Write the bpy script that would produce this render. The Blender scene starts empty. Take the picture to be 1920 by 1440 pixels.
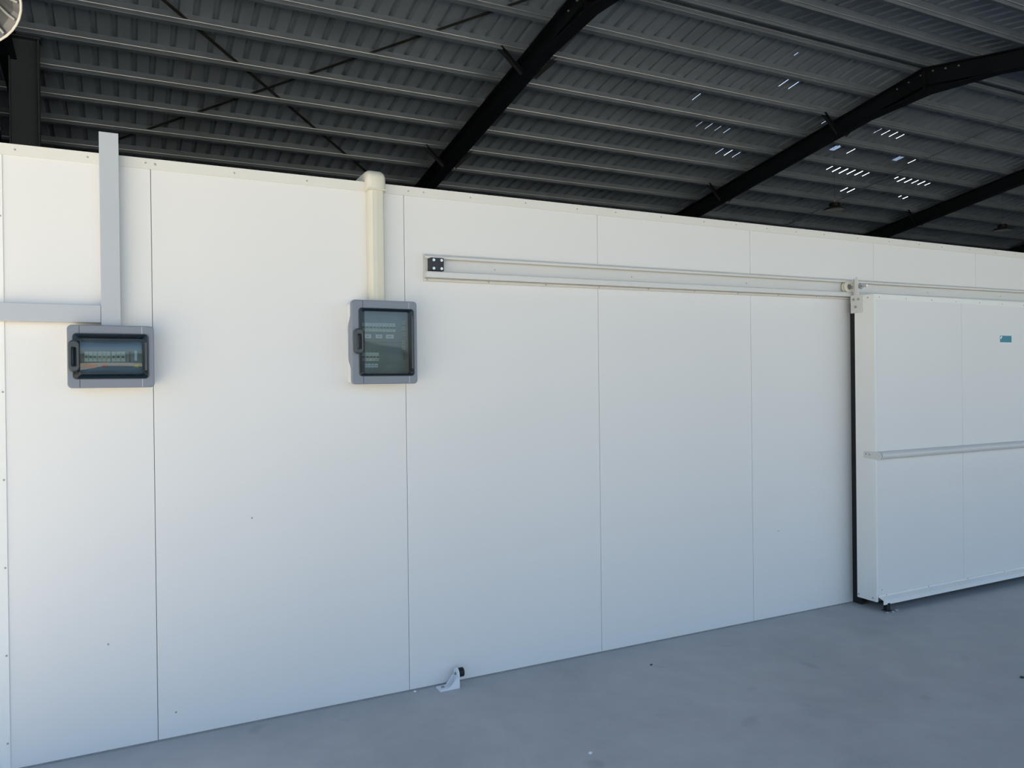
import bpy, math, random
from mathutils import Vector, Matrix

random.seed(7)
scene = bpy.context.scene
col = scene.collection

# ------------------------------------------------------------------ camera
# world: cold-room wall face is the plane Y = 0, X runs along it, Z is up (metres)
YAW, PITCH, ROLL, FPX = 0.46507, -0.0041, -0.01175, 1442.0
CAM = Vector((-0.11098, -3.85194, 1.62202))
fwd = Vector((math.sin(YAW) * math.cos(PITCH), math.cos(YAW) * math.cos(PITCH), math.sin(PITCH)))
rgt = Vector((math.cos(YAW), -math.sin(YAW), 0))
upv = rgt.cross(fwd)
r2 = math.cos(ROLL) * rgt + math.sin(ROLL) * upv
u2 = -math.sin(ROLL) * rgt + math.cos(ROLL) * upv
cd = bpy.data.cameras.new('camera')
cd.sensor_fit = 'HORIZONTAL'
cd.sensor_width = 36.0
cd.lens = FPX / 1920.0 * 36.0
cd.clip_start = 0.05
cd.clip_end = 500
cam = bpy.data.objects.new('camera', cd)
cam.matrix_world = Matrix(((r2.x, u2.x, -fwd.x, CAM.x), (r2.y, u2.y, -fwd.y, CAM.y), (r2.z, u2.z, -fwd.z, CAM.z), (0, 0, 0, 1)))
col.objects.link(cam)
scene.camera = cam

# ------------------------------------------------------------------ daylight
SUN_ELEV, SUN_AZ = math.radians(42), math.radians(-12)   # azimuth from +Y towards +X
world = bpy.data.worlds.new('sky')
scene.world = world
world.use_nodes = True
wn = world.node_tree
wn.nodes.clear()
sky = wn.nodes.new('ShaderNodeTexSky')
sky.sky_type = 'NISHITA'
sky.sun_disc = False
sky.sun_elevation = SUN_ELEV
sky.sun_rotation = SUN_AZ
sky.air_density = 1.0
sky.dust_density = 2.0
sky.ozone_density = 1.0
bg = wn.nodes.new('ShaderNodeBackground')
bg.inputs['Strength'].default_value = 0.17
wo = wn.nodes.new('ShaderNodeOutputWorld')
wn.links.new(sky.outputs[0], bg.inputs[0])
wn.links.new(bg.outputs[0], wo.inputs[0])

sd = bpy.data.lights.new('sun', 'SUN')
sd.energy = 12.5
sd.color = (1.0, 0.93, 0.82)
sd.angle = math.radians(0.6)
sun = bpy.data.objects.new('sun', sd)
sdir = Vector((math.sin(SUN_AZ) * math.cos(SUN_ELEV), math.cos(SUN_AZ) * math.cos(SUN_ELEV), math.sin(SUN_ELEV)))
sun.rotation_euler = sdir.to_track_quat('Z', 'Y').to_euler()
sun.location = (12, 10, 20)
col.objects.link(sun)

scene.view_settings.view_transform = 'Standard'
scene.view_settings.look = 'None'
scene.view_settings.gamma = 1.0
scene.view_settings.use_curve_mapping = False
scene.view_settings.exposure = 1.0


scene.cycles.max_bounces = 6
scene.cycles.diffuse_bounces = 3
scene.cycles.glossy_bounces = 2
scene.cycles.transmission_bounces = 2
scene.cycles.transparent_max_bounces = 8

# ------------------------------------------------------------------ materials
def mat(name, color, rough=0.5, metal=0.0, spec=0.5, noise=None, bump=None, coords='Object'):
    m = bpy.data.materials.new(name)
    m.use_nodes = True
    nt = m.node_tree
    b = nt.nodes['Principled BSDF']
    b.inputs['Base Color'].default_value = (*color, 1)
    b.inputs['Roughness'].default_value = rough
    b.inputs['Metallic'].default_value = metal
    b.inputs['Specular IOR Level'].default_value = spec
    tc = nt.nodes.new('ShaderNodeTexCoord')
    if noise:
        scale, amount, detail = noise
        n = nt.nodes.new('ShaderNodeTexNoise')
        n.inputs['Scale'].default_value = scale
        n.inputs['Detail'].default_value = detail
        nt.links.new(tc.outputs[coords], n.inputs['Vector'])
        r = nt.nodes.new('ShaderNodeValToRGB')
        r.color_ramp.elements[0].position = 0.3
        r.color_ramp.elements[1].position = 0.7
        r.color_ramp.elements[0].color = (*[c * (1 - amount) for c in color], 1)
        r.color_ramp.elements[1].color = (*[min(1, c * (1 + amount)) for c in color], 1)
        nt.links.new(n.outputs['Fac'], r.inputs['Fac'])
        nt.links.new(r.outputs['Color'], b.inputs['Base Color'])
    if bump:
        scale, strength, dist = bump
        n = nt.nodes.new('ShaderNodeTexNoise')
        n.inputs['Scale'].default_value = scale
        n.inputs['Detail'].default_value = 3
        nt.links.new(tc.outputs[coords], n.inputs['Vector'])
        bp = nt.nodes.new('ShaderNodeBump')
        bp.inputs['Strength'].default_value = strength
        bp.inputs['Distance'].default_value = dist
        nt.links.new(n.outputs['Fac'], bp.inputs['Height'])
        nt.links.new(bp.outputs['Normal'], b.inputs['Normal'])
    return m


def smoked(name, tint, ior=1.72, rough=0.03):
    m = bpy.data.materials.new(name)
    m.use_nodes = True
    nt = m.node_tree
    nt.nodes.clear()
    out = nt.nodes.new('ShaderNodeOutputMaterial')
    tr = nt.nodes.new('ShaderNodeBsdfTransparent')
    tr.inputs['Color'].default_value = (*tint, 1)
    gl = nt.nodes.new('ShaderNodeBsdfGlossy')
    gl.inputs['Roughness'].default_value = rough
    fr = nt.nodes.new('ShaderNodeFresnel')
    fr.inputs['IOR'].default_value = ior
    mx = nt.nodes.new('ShaderNodeMixShader')
    nt.links.new(fr.outputs[0], mx.inputs[0])
    nt.links.new(tr.outputs[0], mx.inputs[1])
    nt.links.new(gl.outputs[0], mx.inputs[2])
    nt.links.new(mx.outputs[0], out.inputs[0])
    return m


def concrete():
    m = bpy.data.materials.new('power_floated_concrete')
    m.use_nodes = True
    nt = m.node_tree
    b = nt.nodes['Principled BSDF']
    tc = nt.nodes.new('ShaderNodeTexCoord')

    def noise(scale, detail, rough=0.55, dist=0.0):
        n = nt.nodes.new('ShaderNodeTexNoise')
        n.inputs['Scale'].default_value = scale
        n.inputs['Detail'].default_value = detail
        n.inputs['Roughness'].default_value = rough
        n.inputs['Distortion'].default_value = dist
        nt.links.new(tc.outputs['Object'], n.inputs['Vector'])
        return n
    a, c, g = noise(1.1, 6, 0.6, 0.6), noise(7, 5), noise(90, 3)
    mix = nt.nodes.new('ShaderNodeMath'); mix.operation = 'MULTIPLY_ADD'
    nt.links.new(c.outputs['Fac'], mix.inputs[0]); mix.inputs[1].default_value = 0.45
    nt.links.new(a.outputs['Fac'], mix.inputs[2])
    mix2 = nt.nodes.new('ShaderNodeMath'); mix2.operation = 'MULTIPLY_ADD'
    nt.links.new(g.outputs['Fac'], mix2.inputs[0]); mix2.inputs[1].default_value = 0.15
    nt.links.new(mix.outputs[0], mix2.inputs[2])
    r = nt.nodes.new('ShaderNodeValToRGB')
    r.color_ramp.elements[0].position = 0.55
    r.color_ramp.elements[0].color = (0.39, 0.395, 0.40, 1)
    r.color_ramp.elements[1].position = 1.0
    r.color_ramp.elements[1].color = (0.50, 0.50, 0.495, 1)
    nt.links.new(mix2.outputs[0], r.inputs['Fac'])
    # dark scattered spots
    v = nt.nodes.new('ShaderNodeTexNoise')
    v.inputs['Scale'].default_value = 3.4
    v.inputs['Detail'].default_value = 2
    nt.links.new(tc.outputs['Object'], v.inputs['Vector'])
    vr = nt.nodes.new('ShaderNodeValToRGB')
    vr.color_ramp.elements[0].position = 0.68
    vr.color_ramp.elements[0].color = (1, 1, 1, 1)
    vr.color_ramp.elements[1].position = 0.80
    vr.color_ramp.elements[1].color = (0.72, 0.72, 0.74, 1)
    nt.links.new(v.outputs['Fac'], vr.inputs['Fac'])
    mm = nt.nodes.new('ShaderNodeMix'); mm.data_type = 'RGBA'; mm.blend_type = 'MULTIPLY'
    mm.inputs['Factor'].default_value = 1
    nt.links.new(r.outputs['Color'], mm.inputs['A'])
    nt.links.new(vr.outputs['Color'], mm.inputs['B'])
    nt.links.new(mm.outputs['Result'], b.inputs['Base Color'])
    b.inputs['Roughness'].default_value = 0.62
    b.inputs['Specular IOR Level'].default_value = 0.3
    bp = nt.nodes.new('ShaderNodeBump')
    bp.inputs['Strength'].default_value = 0.15
    bp.inputs['Distance'].default_value = 0.004
    nt.links.new(mix2.outputs[0], bp.inputs['Height'])
    nt.links.new(bp.outputs['Normal'], b.inputs['Normal'])
    return m


M = {
    'concrete': concrete(),
    'yard': mat('pale_yard_concrete', (0.44, 0.385, 0.28), 0.9, noise=(0.4, 0.12, 4)),
    'panel': mat('white_coated_steel', (0.815, 0.798, 0.772), 0.42, spec=0.4, noise=(0.8, 0.015, 2), bump=(2.2, 0.06, 0.01)),
    'flash': mat('white_flashing', (0.87, 0.86, 0.82), 0.45, spec=0.4, noise=(2.0, 0.02, 2)),
    'flash_cream': mat('off_white_flashing', (0.76, 0.74, 0.68), 0.45, spec=0.4, noise=(2.0, 0.02, 2)),
    'joint': mat('panel_joint_foam', (0.26, 0.26, 0.25), 0.9, noise=(20, 0.1, 2)),
    'rivet': mat('dull_rivet', (0.42, 0.42, 0.40), 0.4, metal=0.5, noise=(40, 0.1, 2)),
    'sheet': mat('zinc_roof_sheet', (0.29, 0.36, 0.455), 0.5, metal=0.2, noise=(1.3, 0.14, 4)),
    'purlin': mat('galvanised_purlin', (0.225, 0.28, 0.355), 0.42, metal=0.3, noise=(3.0, 0.10, 3)),
    'rafter': mat('dark_navy_steel', (0.006, 0.009, 0.016), 0.5, noise=(2.0, 0.3, 3)),
    'column': mat('grey_painted_steel', (0.055, 0.07, 0.10), 0.55, noise=(2.0, 0.1, 3)),
    'clad': mat('dark_wall_cladding', (0.05, 0.055, 0.065), 0.6, noise=(1.0, 0.1, 2)),
    'lip_glint': mat('zinc_painted_glint', (0.56, 0.62, 0.70), 0.3, metal=0.6, noise=(6, 0.08, 2)),
    'bolt': mat('zinc_bolt', (0.62, 0.62, 0.60), 0.3, metal=0.8, noise=(60, 0.1, 2)),
    'strap': mat('dark_brace_steel', (0.045, 0.048, 0.05), 0.5, metal=0.3, noise=(5, 0.2, 2)),
    'trunk': mat('light_grey_pvc', (0.48, 0.505, 0.54), 0.45, noise=(3, 0.015, 2)),
    'cream': mat('cream_pvc', (0.72, 0.69, 0.57), 0.35, noise=(3, 0.02, 2)),
    'cream_dark': mat('cream_pvc_face', (0.66, 0.63, 0.52), 0.35, noise=(3, 0.02, 2)),
    'boxgrey': mat('blue_grey_plastic', (0.20, 0.225, 0.27), 0.42, noise=(6, 0.03, 2)),
    'boxline': mat('dark_groove_plastic', (0.07, 0.08, 0.10), 0.6, noise=(6, 0.03, 2)),
    'boxwhite': mat('white_box_plastic', (0.74, 0.75, 0.76), 0.45, noise=(6, 0.01, 2)),
    'plate': mat('inner_plate_grey', (0.22, 0.27, 0.32), 0.5, noise=(8, 0.05, 2)),
    'breaker': mat('breaker_white', (0.72, 0.76, 0.74), 0.4, noise=(30, 0.03, 2)),
    'toggle': mat('breaker_toggle', (0.05, 0.06, 0.07), 0.4, noise=(30, 0.05, 2)),
    'card': mat('printed_white_card', (0.88, 0.90, 0.94), 0.6, noise=(40, 0.03, 2)),
    'ink': mat('grey_print', (0.12, 0.13, 0.16), 0.7, noise=(40, 0.05, 2)),
    'red': mat('red_label', (0.80, 0.04, 0.05), 0.5, noise=(20, 0.05, 2)),
    'yellow': mat('yellow_label', (0.75, 0.62, 0.08), 0.5, noise=(20, 0.05, 2)),
    'handle': mat('charcoal_handle', (0.035, 0.045, 0.055), 0.3, noise=(10, 0.05, 2)),
    'glass': smoked('smoked_pane', (0.55, 0.68, 0.73)),
    'glassrim': smoked('smoked_rim', (0.24, 0.34, 0.41), 1.42, 0.08),
    'alu': mat('painted_white_aluminium', (0.70, 0.69, 0.66), 0.38, spec=0.5, noise=(2, 0.02, 2)),
    'black': mat('black_plastic', (0.012, 0.014, 0.02), 0.45, noise=(60, 0.2, 2)),
    'rubber': mat('black_rubber', (0.008, 0.009, 0.012), 0.6, noise=(20, 0.15, 2)),
    'nylon': mat('cream_nylon', (0.78, 0.74, 0.60), 0.4, noise=(20, 0.02, 2)),
    'hub': mat('grey_bearing_steel', (0.35, 0.35, 0.37), 0.35, metal=0.7, noise=(40, 0.05, 2)),
    'teal': mat('teal_sticker', (0.012, 0.23, 0.31), 0.45, noise=(10, 0.04, 2)),
    'lens': mat('frosted_lamp_lens', (0.85, 0.85, 0.88), 0.3, noise=(8, 0.03, 2)),
    'bell': mat('ribbed_lamp_metal', (0.13, 0.14, 0.16), 0.35, metal=0.5, noise=(10, 0.08, 2)),
    'rim': mat('pale_lamp_rim', (0.75, 0.74, 0.70), 0.4, noise=(10, 0.03, 2)),
    'rib': mat('lamp_rib_metal', (0.40, 0.41, 0.41), 0.4, metal=0.4, noise=(10, 0.05, 2)),
    'leaf': mat('unseen_hedge_leaf', (0.05, 0.06, 0.035), 0.7, noise=(3, 0.5, 5)),
    'stop_white': mat('white_powder_coat', (0.80, 0.82, 0.84), 0.4, noise=(12, 0.03, 2)),
    'crumb': mat('concrete_crumb', (0.45, 0.45, 0.44), 0.9, noise=(30, 0.15, 2)),
}

# ------------------------------------------------------------------ helpers
ORG = {}


class MB:
    def __init__(s):
        s.v, s.f = [], []

    def add(s, vs, fs):
        n = len(s.v)
        s.v += [tuple(v) for v in vs]
        s.f += [tuple(i + n for i in f) for f in fs]
        return s

    def box(s, x0, x1, y0, y1, z0, z1):
        x0, x1 = min(x0, x1), max(x0, x1); y0, y1 = min(y0, y1), max(y0, y1); z0, z1 = min(z0, z1), max(z0, z1)
        return s.add([(x, y, z) for z in (z0, z1) for y in (y0, y1) for x in (x0, x1)],
                     [(0, 2, 3, 1), (4, 5, 7, 6), (0, 1, 5, 4), (2, 6, 7, 3), (0, 4, 6, 2), (1, 3, 7, 5)])

    def prism(s, poly, a, b, fn):
        """poly: 2-D points; fn(u, v, t) -> 3-D, extruded t = a..b"""
        n = len(poly)
        vs = [fn(u, v, a) for u, v in poly] + [fn(u, v, b) for u, v in poly]
        fs = [tuple(range(n - 1, -1, -1)), tuple(range(n, 2 * n))]
        fs += [(i, (i + 1) % n, n + (i + 1) % n, n + i) for i in range(n)]
        return s.add(vs, fs)

    def cyl(s, c, axis, r, h, n=20, r1=None, caps=True):
        """from c along axis by h"""
        c, ax = Vector(c), Vector(axis).normalized()
        a = ax.orthogonal().normalized(); b = ax.cross(a)
        r1 = r if r1 is None else r1
        vs = []
        for t, rr in ((0, r), (h, r1)):
            for i in range(n):
                p = 2 * math.pi * i / n
                vs.append(c + ax * t + (a * math.cos(p) + b * math.sin(p)) * rr)
        fs = [(i, (i + 1) % n, n + (i + 1) % n, n + i) for i in range(n)]
        if caps:
            fs += [tuple(range(n - 1, -1, -1)), tuple(range(n, 2 * n))]
        return s.add(vs, fs)

    def lathe(s, c, axis, prof, n=32, closed=False):
        """prof: (r, t) along axis"""
        c, ax = Vector(c), Vector(axis).normalized()
        a = ax.orthogonal().normalized(); b = ax.cross(a)
        vs = []
        for r, t in prof:
            for i in range(n):
                p = 2 * math.pi * i / n
                vs.append(c + ax * t + (a * math.cos(p) + b * math.sin(p)) * r)
        fs = []
        m = len(prof)
        for j in range(m if closed else m - 1):
            k = (j + 1) % m
            for i in range(n):
                fs.append((j * n + i, j * n + (i + 1) % n, k * n + (i + 1) % n, k * n + i))
        return s.add(vs, fs)

    def tube(s, pts, r, n=10, closed=False):
        pts = [Vector(p) for p in pts]
        m = len(pts)
        vs = []
        prev = None
        for i, p in enumerate(pts):
            if closed:
                t = pts[(i + 1) % m] - pts[i - 1]
            else:
                t = pts[min(i + 1, m - 1)] - pts[max(i - 1, 0)]
            t.normalize()
            a = t.orthogonal().normalized() if prev is None else (prev - t * prev.dot(t)).normalized()
            prev = a
            b = t.cross(a)
            for k in range(n):
                q = 2 * math.pi * k / n
                vs.append(p + (a * math.cos(q) + b * math.sin(q)) * r)
        fs = []
        for i in range(m if closed else m - 1):
            j = (i + 1) % m
            for k in range(n):
                fs.append((i * n + k, i * n + (k + 1) % n, j * n + (k + 1) % n, j * n + k))
        if not closed:
            fs += [tuple(range(n - 1, -1, -1)), tuple(range((m - 1) * n, m * n))]
        return s.add(vs, fs)

    def build(s, name, material, parent=None, bevel=0, smooth=False, label=None):
        o3 = ORG.get(parent.name, Vector((0, 0, 0))) if parent else Vector((0, 0, 0))
        me = bpy.data.meshes.new(name)
        me.from_pydata([tuple(Vector(v) - o3) for v in s.v], [], s.f)
        me.validate()
        me.update()
        me.materials.append(M[material])
        if smooth:
            me.polygons.foreach_set('use_smooth', [True] * len(me.polygons))
            try:
                me.set_sharp_from_angle(angle=math.radians(40))
            except Exception:
                pass
        o = bpy.data.objects.new(name, me)
        col.objects.link(o)
        if parent:
            o.parent = parent
        ORG[o.name] = o3.copy()
        if bevel:
            md = o.modifiers.new('bevel', 'BEVEL')
            md.width = bevel
            md.segments = 2
            md.limit_method = 'ANGLE'
            md.angle_limit = math.radians(50)
        if label:
            o['label'] = label
        return o


def tag(o, label, cat, group=None):
    o['label'] = label
    o['category'] = cat
    if group:
        o['group'] = group
    return o


def structure(o):
    o['kind'] = 'structure'
    return o


def thing(name, label, cat, loc, group=None):
    o = bpy.data.objects.new(name, None)
    o.empty_display_size = 0.1
    col.objects.link(o)
    o.location = loc
    ORG[o.name] = Vector(loc)
    return tag(o, label, cat, group)


def clone(src, parent, loc):
    """shared-mesh copy of a part, moved to world location loc (source mesh is modelled round its own origin)"""
    c = src.copy()
    col.objects.link(c)
    c.parent = parent
    c.location = Vector(loc) - ORG.get(parent.name, Vector((0, 0, 0)))
    return c


def pieces(name, mb, material, parent, locs, smooth=False, bevel=0, label=None):
    """one mesh modelled round (0,0,0), placed at every world location in locs as separate parts"""
    me = bpy.data.meshes.new(name)
    me.from_pydata(mb.v, [], mb.f)
    me.update()
    me.materials.append(M[material])
    if smooth:
        me.polygons.foreach_set('use_smooth', [True] * len(me.polygons))
    res = []
    for l in locs:
        o = bpy.data.objects.new(name, me)
        col.objects.link(o)
        o.parent = parent
        o.location = Vector(l) - ORG.get(parent.name, Vector((0, 0, 0)))
        ORG[o.name] = Vector(l)
        if label:
            o['label'] = label
        res.append(o)
    return res


def rrect(x0, x1, z0, z1, r, n=6):
    pts = []
    for cx, cz, a0 in ((x1 - r, z1 - r, 0), (x0 + r, z1 - r, 90), (x0 + r, z0 + r, 180), (x1 - r, z0 + r, 270)):
        for i in range(n + 1):
            a = math.radians(a0 + 90 * i / n)
            pts.append((cx + r * math.cos(a), cz + r * math.sin(a)))
    return pts


def ring(mb, outer, inner, yf, yb, yib=None):
    """flat frame between two matching outlines in XZ; front at yf (nearer), outer skirt back to yb (value or function of x,z)"""
    n = len(outer)
    fb = yb if callable(yb) else (lambda x, z: yb)
    yib = yf + 0.02 if yib is None else yib
    vs = [(x, yf, z) for x, z in outer] + [(x, yf, z) for x, z in inner] + [(x, fb(x, z), z) for x, z in outer] + [(x, yib, z) for x, z in inner]
    fs = []
    for i in range(n):
        j = (i + 1) % n
        fs.append((i, j, n + j, n + i))
        fs.append((j, i, 2 * n + i, 2 * n + j))
        fs.append((n + i, n + j, 3 * n + j, 3 * n + i))
    return mb.add(vs, fs)


# ------------------------------------------------------------------ ground, floor
structure(MB().box(-60, 80, -90, 60, -0.25, -0.06).build('ground', 'yard'))
structure(MB().box(-1.75, 31, -5.4, 12.7, -0.06, 0.0).build('floor', 'concrete'))

hb = MB()  # unseen hedge, added to darken what the switchboard windows reflect
rh = random.Random(3)
nh = 90
for lx0, ly0, lx1, ly1 in ((-60, -46, 75, -46), (-48, -46, -48, 40)):
    rows = []
    for q in range(nh + 1):
        k = q / nh
        bx_, by_ = lx0 + (lx1 - lx0) * k, ly0 + (ly1 - ly0) * k
        hgt = 3.6 + rh.uniform(-0.8, 0.8)
        nx_, ny_ = (0, 1) if ly0 == ly1 else (1, 0)
        rows.append([(bx_ + nx_ * o + rh.uniform(-.3, .3), by_ + ny_ * o + rh.uniform(-.3, .3), zz) for o, zz in ((1.6, -0.06), (1.9, hgt * .4), (1.5, hgt * .8), (0.3, hgt), (-1.2, hgt * .8), (-1.6, -0.06))])
    hb.add([p for r in rows for p in r], [(a * 6 + b, a * 6 + b + 1, a * 6 + b + 7, a * 6 + b + 6) for a in range(nh) for b in range(5)])
structure(hb.build('unseen_hedge_row', 'leaf', smooth=True))

# ------------------------------------------------------------------ roof
YR, ZR, SL = 3.723, 6.289, 0.176          # ridge line, purlin-underside height there, slope
CS = math.cos(math.atan(SL)); SN = math.sin(math.atan(SL))
HALF = 9.0
XL, XR = -1.75, 31.0
PD = 0.11                                   # purlin depth


def zb(y):
    return ZR - SL * abs(y - YR)


def slope_fn(y0, side):
    """section (u along the slope away from the camera, v normal to it) -> world, for a member running along X at y0"""
    def fn(u, v, t):
        if side > 0:      # back slope, falls with +Y
            return (t, y0 + u * CS + v * SN, zb(y0) - u * SN + v * CS)
        return (t, y0 + u * CS - v * SN, zb(y0) + u * SN + v * CS)
    return fn


# corrugated sheeting: pans with trapezoid ribs, slits cut along the pans imitate reflected light streaks
PITCHX, RIBW, RIBT, RIBH = 0.2175, 0.080, 0.036, 0.044
STREAK_SLITS = [(9.15, 4.81, 5.01, .026), (9.38, 4.81, 5.02, .026), (10.75, 5.63, 5.72, .02), (8.68, 4.21, 4.29, .016), (12.13, 5.53, 5.7, .010),
         (12.36, 5.51, 5.71, .016), (12.61, 5.53, 5.71, .021), (12.83, 5.56, 5.73, .016), (11.78, 6.28, 6.46, .011), (11.99, 6.24, 6.45, .016),
         (12.25, 6.27, 6.47, .017), (13.52, 6.22, 6.43, .012), (13.73, 6.22, 6.43, .018), (14.1, 6.27, 6.44, .018), (12.48, 6.96, 7.14, .023),
         (12.69, 6.95, 7.18, .059), (12.92, 6.95, 7.2, .059), (13.14, 6.97, 7.19, .048), (13.36, 6.98, 7.18, .048), (13.56, 7.0, 7.17, .024),
         (14.53, 6.92, 7.07, .038), (14.77, 6.93, 7.17, .051), (15.0, 6.92, 7.16, .039), (15.24, 6.94, 7.15, .026), (15.43, 6.94, 7.16, .039),
         (15.66, 7.02, 7.15, .026), (13.85, 7.67, 7.9, .032), (14.06, 7.66, 7.91, .039), (14.3, 7.66, 7.9, .039), (15.67, 7.65, 7.79, .02),
         (15.89, 7.64, 7.84, .035), (8.02, 5.56, 5.76, .017), (8.67, 6.28, 6.45, .009), (8.91, 6.28, 6.47, .014), (9.13, 6.31, 6.48, .010),
         (9.35, 6.33, 6.5, .014), (9.73, 6.98, 7.2, .021), (9.95, 6.98, 7.21, .042), (10.16, 7.01, 7.23, .021)]


def sheet_z(y, v):
    return zb(y) + (PD + v) / CS


ceil_mb = MB()


def quad_roof(xa, va, xb, vb, ya, yb):
    ceil_mb.add([(xa, ya, sheet_z(ya, va)), (xb, ya, sheet_z(ya, vb)), (xb, yb, sheet_z(yb, vb)), (xa, yb, sheet_z(yb, va))], [(0, 1, 2, 3)])


nper = int((XR - XL) / PITCHX)
slit_at = {}
for sx, sy0, sy1, sw in STREAK_SLITS:
    k = round((sx - XL - RIBW / 2 - PITCHX / 2) / PITCHX)
    slit_at.setdefault(k, []).append((sy0, sy1, sw * 0.5))
for k in range(nper):
    x = XL + k * PITCHX
    pan0, pan1 = x + RIBW, x + PITCHX
    for ya, yb in ((YR, YR + HALF), (YR, YR - HALF)):
        quad_roof(x, 0, x + (RIBW - RIBT) / 2, RIBH, ya, yb)
        quad_roof(x + (RIBW - RIBT) / 2, RIBH, x + (RIBW + RIBT) / 2, RIBH, ya, yb)
        quad_roof(x + (RIBW + RIBT) / 2, RIBH, x + RIBW, 0, ya, yb)
        sl = sorted(slit_at.get(k, [])) if yb > ya else []
        y = ya
        for s0, s1, sw in sl:
            mid = (pan0 + pan1) / 2
            quad_roof(pan0, 0, pan1, 0, y, s0)
            quad_roof(pan0, 0, mid - sw / 2, 0, s0, s1)
            quad_roof(mid + sw / 2, 0, pan1, 0, s0, s1)
            y = s1
        quad_roof(pan0, 0, pan1, 0, y, yb)
# ridge capping above the sheet ends
ceil_mb.add([(XL, YR - .22, sheet_z(YR - .22, .05)), (XR, YR - .22, sheet_z(YR - .22, .05)), (XR, YR, sheet_z(YR, .06)), (XL, YR, sheet_z(YR, .06)),
             (XR, YR + .22, sheet_z(YR + .22, .05)), (XL, YR + .22, sheet_z(YR + .22, .05))], [(0, 1, 2, 3), (3, 2, 4, 5)])
ceiling = structure(ceil_mb.build('ceiling', 'sheet'))

# purlins: folded section with an upturned front lip, a groove and a wide underside
PROF = [(0.0, PD - .001), (0.0, 0.030), (0.020, 0.030), (0.020, -0.004), (0.026, -0.010), (0.092, -0.010), (0.098, -0.004), (0.098, 0.010), (0.094, 0.010), (0.094, -0.005),
        (0.028, -0.005), (0.026, 0.036), (0.006, 0.036), (0.006, PD - .006), (0.085, PD - .006), (0.085, PD - .001)]
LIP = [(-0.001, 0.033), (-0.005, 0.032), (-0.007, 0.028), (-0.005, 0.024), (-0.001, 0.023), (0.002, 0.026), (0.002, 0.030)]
PS = 0.7146
purl = []
for i in range(0, 17):
    y = YR + 0.097 + PS * i
    if y < YR + HALF - 0.1:
        purl.append((y, 1))
for i in range(0, 17):
    y = YR - 0.097 - PS * i
    if y > YR - HALF + 0.1:
        purl.append((y, -1))
for y, side in purl:
    po = MB().prism(PROF, XL + 0.05, XR - 0.05, slope_fn(y, side)).build('purlin', 'purlin', ceiling)
    MB().prism(LIP, XL + 0.06, XR - 0.06, slope_fn(y, side)).build('glint_lip', 'lip_glint', po)  # lighter lip colour paints the highlight line along the purlin

# rafters
RD, RW, TF, TW = 0.27, 0.18, 0.014, 0.010
RX = [-1.30, 4.78, 10.78, 16.78, 22.78, 28.78]


def rafter_mesh(x):
    mb = MB()
    for s in (1, -1):
        ye = YR + s * (HALF - 0.15)

        def strip(xa, xb, d0, d1):
            """box following the slope, d = depth under the purlins measured vertically"""
            ks = [(YR, zb(YR)), (ye, zb(ye))]
            vs = []
            for yy, zz in ks:
                for xx in (xa, xb):
                    for dd in (d0, d1):
                        vs.append((xx, yy, zz - 0.014 - dd))
            mb.add(vs, [(0, 1, 3, 2), (4, 6, 7, 5), (0, 4, 5, 1), (2, 3, 7, 6), (0, 2, 6, 4), (1, 5, 7, 3)])
        strip(x - RW / 2, x + RW / 2, 0, TF)
        strip(x - TW / 2, x + TW / 2, TF, RD - TF)
        strip(x - RW / 2, x + RW / 2, RD - TF, RD)
        # apex haunch: extra web and flange deepening towards the ridge
        yh = YR + s * 1.05
        for xa, xb, da, db in ((x - TW / 2, x + TW / 2, 0, 0.10), (x - RW / 2, x + RW / 2, 0.10, 0.112)):
            vs = []
            for yy, k in ((YR, 1.0), (yh, 0.0)):
                for xx in (xa, xb):
                    for dd in (RD - TF + da * k, RD + db * k):
                        vs.append((xx, yy, zb(yy) - 0.014 - dd))
            mb.add(vs, [(0, 1, 3, 2), (4, 6, 7, 5), (0, 4, 5, 1), (2, 3, 7, 6), (0, 2, 6, 4), (1, 5, 7, 3)])
    # apex end plate
    mb.box(x - RW / 2, x + RW / 2, YR - 0.012, YR + 0.012, zb(YR) - 0.014 - RD - 0.11, zb(YR) - 0.02)
    return mb


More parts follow.
